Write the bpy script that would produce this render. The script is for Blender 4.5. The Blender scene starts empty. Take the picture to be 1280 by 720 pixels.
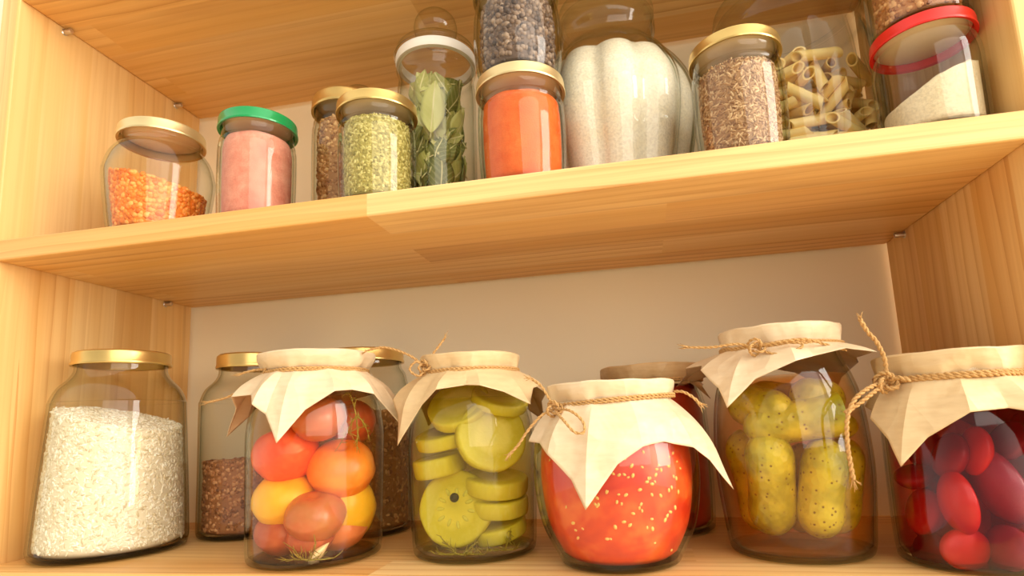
import bpy, math, random
import numpy as np
from mathutils import Vector, Matrix, noise
random.seed(7); rng = np.random.default_rng(7)
C = bpy.context.scene.collection
PI = math.pi

# ------------------------------------------------------------------ camera solve (metres; x along the shelf, y into the wall, z up)
RT = np.array([0.97882562, 0.20025251, -0.04241862]); DN = np.array([-0.07109805, 0.13827465, -0.98783864]); FW = np.array([-0.19195175, 0.96993766, 0.14958433])
EYE = np.array([0.55262393, -0.62190666, 0.1009379]); FPX = 724.504; CX, CY = 657.827, 418.272
def at(u, v, y):            # point at depth y that the photograph shows at (u, v)
    d = RT * (u - CX) / FPX + DN * (v - CY) / FPX + FW
    return EYE + d * (y - EYE[1]) / d[1]
def px(n, p):               # n pixels in metres at point p
    return n * float((np.asarray(p) - EYE) @ FW) / FPX
W, D, H1, T, H2 = 0.8, 0.2286, 0.26182, 0.01886, 0.51731
ZS = H1 + T

# ------------------------------------------------------------------ materials
def lin(c):
    return tuple(((x / 255) / 12.92 if x / 255 <= .04045 else ((x / 255 + .055) / 1.055) ** 2.4) for x in c) + (1,)
class NT:
    def __init__(s, name):
        s.m = bpy.data.materials.new(name); s.m.use_nodes = True; s.t = s.m.node_tree
        s.t.nodes.clear(); s.out = s.n('ShaderNodeOutputMaterial')
    def n(s, typ, inp=None, **kw):
        o = s.t.nodes.new(typ)
        for k, v in kw.items(): setattr(o, k, v)
        for k, v in (inp or {}).items(): s.put(o.inputs[k], v)
        return o
    def put(s, sock, v):
        if isinstance(v, bpy.types.NodeSocket): s.t.links.new(v, sock)
        else: sock.default_value = v
    def math(s, op, a, b=0.0, clamp=False):
        o = s.n('ShaderNodeMath', {0: a, 1: b}, operation=op); o.use_clamp = clamp; return o.outputs[0]
    def mix(s, f, a, b, typ='MIX'):
        o = s.n('ShaderNodeMix', data_type='RGBA', blend_type=typ); s.put(o.inputs[0], f); s.put(o.inputs[6], a); s.put(o.inputs[7], b); return o.outputs[2]
    def ramp(s, f, pts):
        o = s.n('ShaderNodeValToRGB', {0: f}); e = o.color_ramp.elements
        while len(e) < len(pts): e.new(.5)
        for q, (p, c) in zip(e, pts): q.position = p; q.color = c
        return o.outputs[0]
    def coord(s): return s.n('ShaderNodeTexCoord').outputs['Object']
    def vec(s, v, scale=(1, 1, 1), loc=(0, 0, 0)): return s.n('ShaderNodeMapping', {'Vector': v, 'Scale': scale, 'Location': loc}).outputs[0]
    def noise(s, v, scale, detail=2, rough=.5, dist=0):
        return s.n('ShaderNodeTexNoise', {'Vector': v, 'Scale': scale, 'Detail': detail, 'Roughness': rough, 'Distortion': dist}).outputs[0]
    def bump(s, h, strength, dist=.001):
        return s.n('ShaderNodeBump', {'Height': h, 'Strength': strength, 'Distance': dist}).outputs[0]
    def bsdf(s, col, rough=.5, metal=0, normal=None, sss=0, sssr=(.01, .006, .003), coat=0, spec=.5, trans=0):
        b = s.n('ShaderNodeBsdfPrincipled'); s.put(b.inputs['Base Color'], col); s.put(b.inputs['Roughness'], rough); b.inputs['Metallic'].default_value = metal
        b.inputs['Specular IOR Level'].default_value = spec
        if normal is not None: s.put(b.inputs['Normal'], normal)
        if sss: b.inputs['Subsurface Weight'].default_value = sss; b.inputs['Subsurface Radius'].default_value = sssr; b.inputs['Subsurface Scale'].default_value = 1
        if coat: b.inputs['Coat Weight'].default_value = coat; b.inputs['Coat Roughness'].default_value = .1
        return b.outputs[0]
    def done(s, sh): s.t.links.new(sh, s.out.inputs[0]); return s.m

def wood(name, axes, light, mid, dark, roff=0.0, w=.046, L=.55, con=1.0):
    m = NT(name); s = m.n('ShaderNodeSeparateXYZ', {0: m.coord()})
    al, ac, th = (s.outputs[i] for i in axes)
    v = m.n('ShaderNodeCombineXYZ', {0: al, 1: ac, 2: th}).outputs[0]
    br = m.n('ShaderNodeTexBrick', {'Vector': m.vec(v, loc=(3.1 + roff, 4.0 + roff * .013, 0)), 'Color1': (0, 0, 0, 1), 'Color2': (1, 1, 1, 1), 'Mortar': (.5, .5, .5, 1), 'Scale': 1.0, 'Mortar Size': 0.0, 'Brick Width': L, 'Row Height': w})
    br.offset = .41; br.offset_frequency = 2
    rnd = m.n('ShaderNodeSeparateColor', {0: br.outputs[0]}).outputs[0]
    off = m.n('ShaderNodeCombineXYZ', {0: m.math('MULTIPLY', rnd, 9.7), 1: m.math('MULTIPLY', rnd, 3.3), 2: m.math('MULTIPLY', rnd, 5.1)}).outputs[0]
    vg = m.n('ShaderNodeCombineXYZ', {0: al, 1: m.math('ADD', ac, m.math('MULTIPLY', th, 1.3)), 2: th}).outputs[0]
    v2 = m.n('ShaderNodeVectorMath', {0: vg, 1: off}, operation='ADD').outputs[0]
    rings = m.n('ShaderNodeTexWave', {'Vector': m.vec(v2, (.30, 1, .5)), 'Scale': 22.0, 'Distortion': 10.0, 'Detail': 2.5, 'Detail Scale': .3, 'Detail Roughness': .55}, wave_type='BANDS', bands_direction='Y', wave_profile='SAW').outputs[1]
    fine = m.noise(m.vec(v2, (4, 260, 260)), 1.0, 3, .6, .2)
    broad = m.noise(m.vec(v2, (1.6, 22, 22)), 1.0, 2, .5, .5)
    cath = m.noise(m.vec(v2, (1.1, 9, 9)), 1.0, 3, .6, 1.2)
    rr = m.math('MULTIPLY', m.math('POWER', rings, 4.0), m.math('MULTIPLY', m.math('SUBTRACT', m.noise(m.vec(v2, (1.3, 7, 7)), 1.0, 1), .34, True), 3.2, True))
    c = m.mix(m.math('MULTIPLY', rr, .74), light, dark)
    c = m.mix(m.math('MULTIPLY', m.math('SUBTRACT', fine, .42, True), .8, True), c, dark)
    c = m.mix(m.math('MULTIPLY', m.math('SUBTRACT', broad, .40, True), 2.2, True), c, mid)
    c = m.mix(m.math('MULTIPLY', m.math('SUBTRACT', cath, .56, True), 3.0, True), c, dark)
    tint = m.ramp(rnd, [(0, (.84, .70, .52, 1)), (.3, (1, .97, .92, 1)), (.6, (.98, .90, .78, 1)), (.8, (1, 1, 1, 1)), (1, (.92, .76, .56, 1))])
    c = m.mix(con, c, tint, 'MULTIPLY')
    return m.done(m.bsdf(c, .42, normal=m.bump(fine, .12, .0006), spec=.35))
LT, MD, DK = lin((240, 205, 144)), lin((227, 179, 102)), lin((178, 110, 40))
WOOD_SHELF = wood('pine_staves_along_shelf', (0, 1, 2), LT, MD, DK, .17)
WOOD_PANEL = wood('pine_staves_upright', (2, 1, 0), LT, MD, lin((196, 134, 64)), .63, .047, 4.0)

def plain(name, col, rough=.5, metal=0, **k):
    m = NT(name); return m.done(m.bsdf(lin(col), rough, metal, **k))
def wall_mat():
    m = NT('cream_wall_paint'); n = m.noise(m.coord(), 180, 3)
    return m.done(m.bsdf(lin((250, 238, 204)), .8, normal=m.bump(n, .06, .001)))
def glass_mat(name, tint=(1, 1, 1), edge=(.45, .5, .42), refl=1.0, pw=3.4):
    m = NT(name)
    f = m.n('ShaderNodeLayerWeight', {'Blend': .5}).outputs['Facing']; bk = m.n('ShaderNodeNewGeometry').outputs['Backfacing']
    fres = m.math('MULTIPLY', m.math('ADD', m.math('MULTIPLY', m.math('POWER', f, 5.0), .9), .036), m.math('MULTIPLY', m.math('SUBTRACT', 1.0, bk), refl), True)
    thick = m.ramp(m.math('POWER', f, pw), [(0, tint + (1,)), (1, edge + (1,))])
    tr = m.n('ShaderNodeBsdfTransparent', {0: thick}).outputs[0]
    gl = m.n('ShaderNodeBsdfGlossy', {'Color': (1, 1, 1, 1), 'Roughness': .03}).outputs[0]
    mx = m.n('ShaderNodeMixShader', {0: fres, 1: tr, 2: gl})
    return m.done(mx.outputs[0])
GLASS = [glass_mat('clear_jar_glass', (.985, .99, .98)), glass_mat('clear_glass_inner_skin', (.99, .995, .99), (.55, .6, .52), .35), glass_mat('clear_glass_thick_base_shade', (.72, .70, .58), (.22, .20, .12))]  # thick base tint is darkened to stand for contact shade and inner reflection
GLASS_OLD = [glass_mat('greenish_jar_glass', (.985, .987, .968), (.34, .36, .25)), glass_mat('greenish_glass_inner_skin', (.99, .99, .975), (.5, .52, .4), .35), glass_mat('greenish_glass_thick_base_shade', (.66, .63, .50), (.18, .16, .09))]  # base tint again carries the dark bottom line as painted shade
GLASS_WET = [GLASS[0], glass_mat('wet_glass_inner_skin', (.99, .99, .98), (.6, .6, .5), .05), GLASS[2]]
def liquid(name, col, dens, cloud, amount):
    m = NT(name); tr = m.n('ShaderNodeBsdfTransparent', {0: (1, 1, 1, 1)}).outputs[0]; df = m.n('ShaderNodeBsdfTranslucent', {0: lin(cloud)}).outputs[0]; d2 = m.n('ShaderNodeBsdfDiffuse', {0: lin(cloud)}).outputs[0]
    sh = m.n('ShaderNodeMixShader', {0: amount, 1: tr, 2: m.n('ShaderNodeMixShader', {0: .5, 1: df, 2: d2}).outputs[0]}).outputs[0]
    va = m.n('ShaderNodeVolumeAbsorption', {'Color': tuple(col) + (1,), 'Density': dens}).outputs[0]
    m.t.links.new(va, m.out.inputs['Volume']); return m.done(sh)
def grain_mat(name, a, b, c=None, rough=.55, spec=.4):
    m = NT(name); t = m.n('ShaderNodeAttribute', attribute_name='tint').outputs['Fac']
    pts = [(0, lin(a)), (1, lin(b))] if c is None else [(0, lin(a)), (.5, lin(b)), (1, lin(c))]
    return m.done(m.bsdf(m.ramp(t, pts), rough, spec=spec))
def powder(name, a, b, rough=.9, sc=900):
    m = NT(name); v = m.coord(); n = m.noise(v, sc, 3, .7); n2 = m.noise(v, 60, 4, .65)
    c = m.mix(m.ramp(n2, [(.35, (0, 0, 0, 1)), (.65, (1, 1, 1, 1))]), lin(a), lin(b))
    c = m.mix(m.ramp(n, [(.42, (0, 0, 0, 1)), (.7, (.5, .5, .5, 1))]), c, lin(tuple(int(x * .8) for x in a)))
    return m.done(m.bsdf(c, rough, normal=m.bump(n, .5, .001), spec=.2))
def paper_mat(name, col, col2):
    m = NT(name); v = m.coord(); n = m.noise(m.vec(v, (60, 60, 300)), 1, 4, .6); b = m.noise(v, 30, 3, .55, .3)
    wv = m.n('ShaderNodeVectorMath', {0: v, 1: m.n('ShaderNodeVectorMath', {0: m.n('ShaderNodeTexNoise', {'Vector': v, 'Scale': 25.0}).outputs[1], 1: (.018, .018, .018)}, operation='MULTIPLY').outputs[0]}, operation='ADD').outputs[0]
    cr = m.n('ShaderNodeTexVoronoi', {'Vector': wv, 'Scale': 32.0}, feature='F1').outputs[0]
    c = m.mix(m.ramp(n, [(.35, (0, 0, 0, 1)), (.7, (1, 1, 1, 1))]), lin(col), lin(col2))
    sh = m.bsdf(c, .42, normal=m.bump(m.math('ADD', m.math('MULTIPLY', b, .8), cr), .5, .006), spec=.5)
    tl = m.n('ShaderNodeBsdfTranslucent', {0: c}).outputs[0]
    return m.done(m.n('ShaderNodeMixShader', {0: .10, 1: sh, 2: tl}).outputs[0])
PAPER_W = paper_mat('pale_kraft_paper', (240, 218, 182), (232, 207, 168))
PAPER_T = paper_mat('tan_kraft_paper', (232, 204, 156), (222, 192, 144))
PAPER_B = paper_mat('brown_kraft_paper', (214, 180, 130), (202, 164, 114))
def twine_mat():
    m = NT('jute_twine'); n = m.noise(m.coord(), 900, 2); c = m.mix(n, lin((168, 120, 66)), lin((226, 186, 126)))
    return m.done(m.bsdf(c, .85, normal=m.bump(n, .8, .001), spec=.2))
TWINE = twine_mat()
def metal(name, col, rough=.3):
    m = NT(name); n = m.noise(m.coord(), 60, 2)
    return m.done(m.bsdf(m.mix(m.math('MULTIPLY', n, .2), lin(col), lin(tuple(int(c * .8) for c in col))), rough, .85))
GOLD = metal('gold_lacquered_tin', (226, 192, 118)); GOLD_PALE = metal('pale_gold_tin', (236, 214, 160), .38)
GREEN_LID = plain('green_lacquered_tin', (14, 150, 80), .28, .15, coat=.5)
RED_LID = plain('red_plastic', (222, 40, 30), .35)
LINING = plain('cream_lid_lining', (232, 216, 188), .45)
STEEL = plain('steel_pin', (215, 205, 190), .3, .9)
SEAL = plain('milky_seal_plastic', (240, 236, 226), .45)

# ------------------------------------------------------------------ mesh helpers
class MB:
    def __init__(s): s.v, s.f, s.m, s.t, s.n = [], [], [], [], 0
    def add(s, V, F, mat=0, tint=0.0):
        V = np.asarray(V, float).reshape(-1, 3); s.v.append(V); n = s.n
        s.f += [tuple(i + n for i in f) for f in F]; s.m += [mat] * len(F)
        s.t.append(np.broadcast_to(np.asarray(tint, float), (len(V),))); s.n += len(V)
    def build(s, name, mats, parent=None, smooth=True, tint=False, sharp=None):
        me = bpy.data.meshes.new(name); V = np.concatenate(s.v)
        me.from_pydata(V.tolist(), [], s.f)
        for q in (mats if isinstance(mats, (list, tuple)) else [mats]): me.materials.append(q)
        me.polygons.foreach_set('material_index', s.m); me.polygons.foreach_set('use_smooth', [smooth] * len(s.f))
        if tint:
            a = me.attributes.new('tint', 'FLOAT', 'POINT'); a.data.foreach_set('value', np.concatenate(s.t))
        me.update()
        if sharp is not None: me.set_sharp_from_angle(angle=math.radians(sharp))
        o = bpy.data.objects.new(name, me); C.objects.link(o)
        if parent is not None: o.parent = parent
        return o
def lathe(P, n=72, mod=None, cx=0, cy=0, cz=0, tilt=None):
    """closed polyline P of (r, z), first and last on the axis"""
    V, F, rows = [], [], []
    for r, z in P:
        if r < 1e-6: rows.append([len(V)]); V.append((cx, cy, cz + z)); continue
        row = []
        for i in range(n):
            a = 2 * PI * i / n; k = mod(a, z) if mod else 1
            row.append(len(V)); V.append((cx + r * k * math.cos(a), cy + r * k * math.sin(a), cz + z))
        rows.append(row)
    for A, B in zip(rows, rows[1:]):
        for i in range(n):
            j = (i + 1) % n
            if len(A) == 1 and len(B) == 1: break
            if len(A) == 1: F.append((A[0], B[j], B[i]))
            elif len(B) == 1: F.append((A[i], A[j], B[0]))
            else: F.append((A[i], A[j], B[j], B[i]))
    return V, F
def box(lo, hi, bev=0.0):
    (x0, y0, z0), (x1, y1, z1) = lo, hi
    V = [(x, y, z) for x in (x0, x1) for y in (y0, y1) for z in (z0, z1)]
    return V, [(0, 1, 3, 2), (4, 6, 7, 5), (0, 4, 5, 1), (2, 3, 7, 6), (0, 2, 6, 4), (1, 5, 7, 3)]
def smooth(P, k=5):
    P = [np.array(p, float) for p in P]; o = []
    for i in range(len(P) - 1):
        a, b, c, d = P[max(i - 1, 0)], P[i], P[i + 1], P[min(i + 2, len(P) - 1)]
        for j in range(k):
            t = j / k
            o.append(.5 * ((2 * b) + (c - a) * t + (2 * a - 5 * b + 4 * c - d) * t * t + (3 * b - a - 3 * c + d) * t ** 3))
    o.append(P[-1]); return o
def tube(pts, r, n=7, cap=True):
    P = np.array(pts, float); m = len(P); R = np.broadcast_to(np.asarray(r, float), (m,))
    Tn = np.gradient(P, axis=0); Tn /= np.linalg.norm(Tn, axis=1)[:, None] + 1e-12
    u = np.cross(Tn[0], (0.31, .2, .93)); u /= np.linalg.norm(u); V, F = [], []
    for i in range(m):
        u = u - Tn[i] * (u @ Tn[i]); u /= np.linalg.norm(u) + 1e-12; w = np.cross(Tn[i], u)
        for j in range(n):
            a = 2 * PI * j / n; V.append(P[i] + R[i] * (math.cos(a) * u + math.sin(a) * w))
    for i in range(m - 1):
        for j in range(n):
            k = (j + 1) % n; F.append((i * n + j, i * n + k, (i + 1) * n + k, (i + 1) * n + j))
    if cap: F.append(tuple(range(n - 1, -1, -1))); F.append(tuple(range((m - 1) * n, m * n)))
    return np.array(V), F
def twist(mb, pts, r=.0010, pitch=.0075):
    """two-ply twine along a polyline"""
    P = np.array([list(p) for p in smooth(pts, 6)], float)
    s = np.concatenate([[0], np.cumsum(np.linalg.norm(np.diff(P, axis=0), axis=1))]); n = max(6, int(s[-1] / .0011))
    q = np.linspace(0, s[-1], n); P = np.stack([np.interp(q, s, P[:, i]) for i in range(3)], 1)
    Tn = np.gradient(P, axis=0); Tn /= np.linalg.norm(Tn, axis=1)[:, None] + 1e-12
    u = np.cross(Tn[0], (.3, .25, .92)); u /= np.linalg.norm(u); A = []
    for i in range(n):
        u = u - Tn[i] * (u @ Tn[i]); u /= np.linalg.norm(u) + 1e-12; A.append((u.copy(), np.cross(Tn[i], u)))
    for ph in (0, PI):
        Q = [P[i] + .55 * r * (math.cos(2 * PI * q[i] / pitch + ph) * A[i][0] + math.sin(2 * PI * q[i] / pitch + ph) * A[i][1]) for i in range(n)]
        mb.add(*tube(Q, r * .68, 6))
def fray(mb, p, d, n=7, L=.006):
    p = np.array(p, float); d = np.array(d, float); d /= np.linalg.norm(d)
    for i in range(n):
        e = d + rng.normal(0, .38, 3); e /= np.linalg.norm(e); l = L * rng.uniform(.6, 1.1)
        mb.add(*tube([p - d * .002, p + e * l * .5, p + e * l + rng.normal(0, .0006, 3)], [.0004, .0003, .00015], 5))
def ell(a=8, b=6):
    V, F = [(0, 0, 1)], []
    for i in range(1, b):
        for j in range(a):
            t, p = PI * i / b, 2 * PI * j / a; V.append((math.sin(t) * math.cos(p), math.sin(t) * math.sin(p), math.cos(t)))
    V.append((0, 0, -1))
    for j in range(a): F.append((0, 1 + j, 1 + (j + 1) % a)); F.append((len(V) - 1, 1 + (b - 2) * a + (j + 1) % a, 1 + (b - 2) * a + j))
    for i in range(b - 2):
        for j in range(a): k = (j + 1) % a; F.append((1 + i * a + j, 1 + (i + 1) * a + j, 1 + (i + 1) * a + k, 1 + i * a + k))
    return np.array(V), F
def thing(name, label, cat, loc, group=None):
    o = bpy.data.objects.new(name, None); C.objects.link(o); o.location = loc; o.empty_display_size = .02
    o['label'] = label; o['category'] = cat
    if group: o['group'] = group
    return o
def tag(o, label, cat=None, group=None, kind=None):
    o['label'] = label
    if cat: o['category'] = cat
    if group: o['group'] = group
    if kind: o['kind'] = kind
    return o
def local(o, parent):        # keep world-space vertices of a part under an Empty that stands elsewhere
    o.parent = parent; o.matrix_parent_inverse = Matrix.Translation(-Vector(parent.location)); return o

# ------------------------------------------------------------------ setting
def struct(name, lo, hi, mat):
    b = MB(); b.add(*box(lo, hi)); o = b.build(name, mat, smooth=False); o['kind'] = 'structure'; return o
WALLM = wall_mat()
struct('wall_back', (-1.5, .007, -.42), (2.6, .12, 1.6), WALLM)
struct('floor', (-1.5, -2.2, -.47), (2.6, .12, -.42), plain('oak_floor', (222, 196, 156), .5))

def board(name, lo, hi, mat, parent, bev=.0016):
    b = MB(); b.add(*box(lo, hi)); o = b.build(name, mat, None, smooth=False); local(o, parent)
    md = o.modifiers.new('b', 'BEVEL'); md.width = bev; md.segments = 2; md.limit_method = 'ANGLE'
    return o
unit = thing('shelving_unit', 'pale pine shelving unit of glued staves holding all the jars', 'shelves', (W / 2, -D / 2, -.42))
board('side_panel', (-.02, -D - .001, -.42), (0, 0, .60), WOOD_PANEL, unit)
board('side_panel', (W, -D - .001, -.42), (W + .02, 0, .60), WOOD_PANEL, unit)
board('shelf_board', (0.0004, -D, -T), (W - .0004, -.0005, 0), WOOD_SHELF, unit)
board('shelf_board', (0.0004, -D, H1), (W - .0004, -.0005, ZS), WOOD_SHELF, unit)
board('shelf_board', (0.0004, -D, H2), (W - .0004, -.0005, H2 + T), WOOD_SHELF, unit)
board('shelf_board', (0.0004, -D, -.38), (W - .0004, -.0005, -.36), WOOD_SHELF, unit)
for z in (H1, H2):
    for x, s in ((0, 1), (W, -1)):
        for y in ((-.041,) if z == H1 else (-.185, -.041)):
            b = MB(); P = [(0, -.001), (.0032, -.001), (.0034, 0), (.0026, .0005), (.0026, .0075), (.0022, .0085), (0, .0088)]
            V, F = lathe(P, 16); V = np.array(V); b.add(np.stack([x + s * V[:, 2], y + V[:, 0], z - .0032 + V[:, 1]], 1), F)
            local(b.build('shelf_pin', STEEL, smooth=True, sharp=40), unit)

# ------------------------------------------------------------------ jars
class Jar:
    def __init__(s, label, x, y, z, prof, glass=None, ribs=None, wall=.0024, name='glass_jar', k=5, top=True):
        z += .0003; s.x, s.y, s.z, s.ribs = x, y, z, ribs
        P = smooth(prof, k); P = [(max(float(p[0]), 0), float(p[1])) for p in P]
        s.R = np.array([p[0] for p in P]); s.Z = np.array([p[1] for p in P])
        s.root = thing(name, label, 'jar', (x, y, z)); s.wall = wall
        # outer skin up to the rim, then back down inside
        zb = .0042
        inner = [(max(r - wall, .001), zz) for r, zz in P if zz > zb + .002]
        full = [(0, .0028), (P[0][0] * .8, .002)] + P + [((P[-1][0] + inner[-1][0]) / 2, P[-1][1] + .0012)] + inner[::-1] + [(inner[0][0] * .93, zb), (0, zb)]
        b = MB(); b.add(*lathe(full, 96, s.mod if ribs else None)); b.m = []
        for q in range(len(full) - 1): b.m += [(2 if max(full[q][1], full[q + 1][1]) < .0046 else (0 if q < len(P) + 1 else 1))] * 96
        b.build('glass_body', glass or GLASS, s.root)
        s.zb = zb
    def mod(s, a, z):
        n, amp, z0, z1 = s.ribs
        t = min(max((z - z0) / .02, 0), 1) * min(max((z1 - z) / .025, 0), 1)
        return 1 + amp * t * (abs(math.sin(n * a / 2)) ** .7 - .55)
    def ro(s, z): return float(np.interp(z, s.Z, s.R))
    def ri(s, z, gap=.0008): return max((s.ro(z) - s.wall - gap) * (1 if z > .0080 else .92 + .08 * max(0, z - .0042) / .0038), .002)
    def lid(s, r, z0, z1, mat, skirt_in=.0012, dome=0.0, name='lid'):
        h = z1 - z0
        P = [(0, z1 - .0016 + dome), (r * .80, z1 - .0016 + dome * .5), (r * .86, z1 - .0004), (r * .93, z1), (r * .975, z1 - h * .1), (r * .985, z1 - h * .25), (r * .985, z0 + h * .28), (r, z0 + h * .18), (r * 1.004, z0 + h * .08), (r * .995, z0), (r - skirt_in * 2, z0 + .0006), (r - skirt_in * 2, z1 - .003), (0, z1 - .003)]
        b = MB(); b.add(*lathe(P[::-1], 80)); ri = r - skirt_in * 2.4
        b.add(*lathe([(0, z1 - .0042), (ri * .96, z1 - .0042), (ri, z1 - .0036), (ri, z1 - .0031), (0, z1 - .0031)], 64), 1)
        return b.build(name, [mat, LINING], s.root, sharp=35)
    def skin(s, z0, zt, sx=0, sy=0, dome=0, gap=.0008, n=96, rows=26, top=10, nz=.0015, mod=True):
        """closed heap that fills the jar to a (tilted, domed, uneven) top; world coords"""
        V, F = [], []; R = []
        zmax = lambda x, y: zt + sx * x + sy * y
        V.append((s.x, s.y, s.z + z0)); R.append([0])
        zl = [None] * n
        for i in range(n):
            a = 2 * PI * i / n; z = zt
            for _ in range(6): r = s.ri(z, gap); z = min(zmax(r * math.cos(a), r * math.sin(a)), s.Z[-1] - .002)
            zl[i] = max(z + nz * noise.noise(Vector((a * 2, zt * 50, 1.3))), z0 + .004)
        for k in range(rows + 1):
            row = []
            for i in range(n):
                a = 2 * PI * i / n; z = z0 + (zl[i] - z0) * k / rows; r = s.ri(z, gap) * (.97 if k == 0 else 1)
                if s.ribs and mod: r *= s.mod(a, z)
                row.append(len(V)); V.append((s.x + r * math.cos(a), s.y + r * math.sin(a), s.z + z))
            R.append(row)
        for k in range(1, top):
            f = 1 - k / top; row = []
            for i in range(n):
                a = 2 * PI * i / n; r = s.ri(zl[i], gap) * f * (s.mod(a, zl[i]) if s.ribs and mod else 1); x, y = r * math.cos(a), r * math.sin(a)
                z = zmax(x, y) * (1 - f ** 3) + zl[i] * f ** 3 + dome * (1 - f * f) + nz * noise.noise(Vector((x * 120, y * 120, zt * 90)))
                row.append(len(V)); V.append((s.x + x, s.y + y, s.z + z))
            R.append(row)
        R.append([len(V)]); V.append((s.x, s.y, s.z + zt + dome))
        for A, B in zip(R, R[1:]):
            for i in range(n):
                j = (i + 1) % n
                if len(A) == 1: F.append((A[0], B[j], B[i]))
                elif len(B) == 1: F.append((A[i], A[j], B[0]))
                else: F.append((A[i], A[j], B[j], B[i]))
        return np.array(V), F
    def fill(s, name, label, cat, mat, z0, zt, grain=None, count=0, spread=.25, flat=True, **kw):
        g = kw.pop('gap', .0008)
        V, F = s.skin(z0, zt, gap=g + (max(grain[1:]) * 1.3 + grain[0] * .35 if grain else .0010), **kw)
        b = MB(); b.add(V, F, 0, .35)
        if grain: scatter(b, V, F, grain, count, spread)
        return tag(b.build(name, mat, tint=True), label, cat, kind='stuff')

def scatter(b, V, F, size, count, spread=.25, seg=(7, 5), tilt=.2):
    """cover a skin with small grains of half-axes size, lying along it"""
    tri = []
    for f in F:
        for k in range(1, len(f) - 1): tri.append((f[0], f[k], f[k + 1]))
    tri = np.array(tri); A, B_, C_ = V[tri[:, 0]], V[tri[:, 1]], V[tri[:, 2]]
    nr = np.cross(B_ - A, C_ - A); ar = np.linalg.norm(nr, axis=1); nr = nr / (ar[:, None] + 1e-15)
    ok = nr[:, 2] > -.6; w = ar * ok; pick = rng.choice(len(tri), count, p=w / w.sum())
    r1, r2 = np.sqrt(rng.random(count)), rng.random(count)
    P = A[pick] * (1 - r1)[:, None] + B_[pick] * (r1 * (1 - r2))[:, None] + C_[pick] * (r1 * r2)[:, None]
    N = nr[pick] + rng.normal(0, tilt, (count, 3)); N /= np.linalg.norm(N, axis=1)[:, None]
    Q = rng.normal(0, 1, (count, 3)); U = np.cross(N, Q); U /= np.linalg.norm(U, axis=1)[:, None]; S = np.cross(N, U)
    base, F0 = ell(*seg); k = rng.uniform(1 - spread, 1 + spread, (count, 1, 1))
    G = (base[None, :, 0, None] * size[0] * U[:, None, :] + base[None, :, 1, None] * size[1] * S[:, None, :] + base[None, :, 2, None] * size[2] * N[:, None, :]) * k + (P - nr[pick] * size[2] * rng.uniform(0, .9, (count, 1)))[:, None, :]
    m = len(base); F0 = [tuple(f) for f in F0]
    Fa = [tuple(i + q * m for i in f) for q in range(count) for f in F0]
    b.add(G.reshape(-1, 3), Fa, 0, np.repeat(rng.random(count), m))

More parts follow.
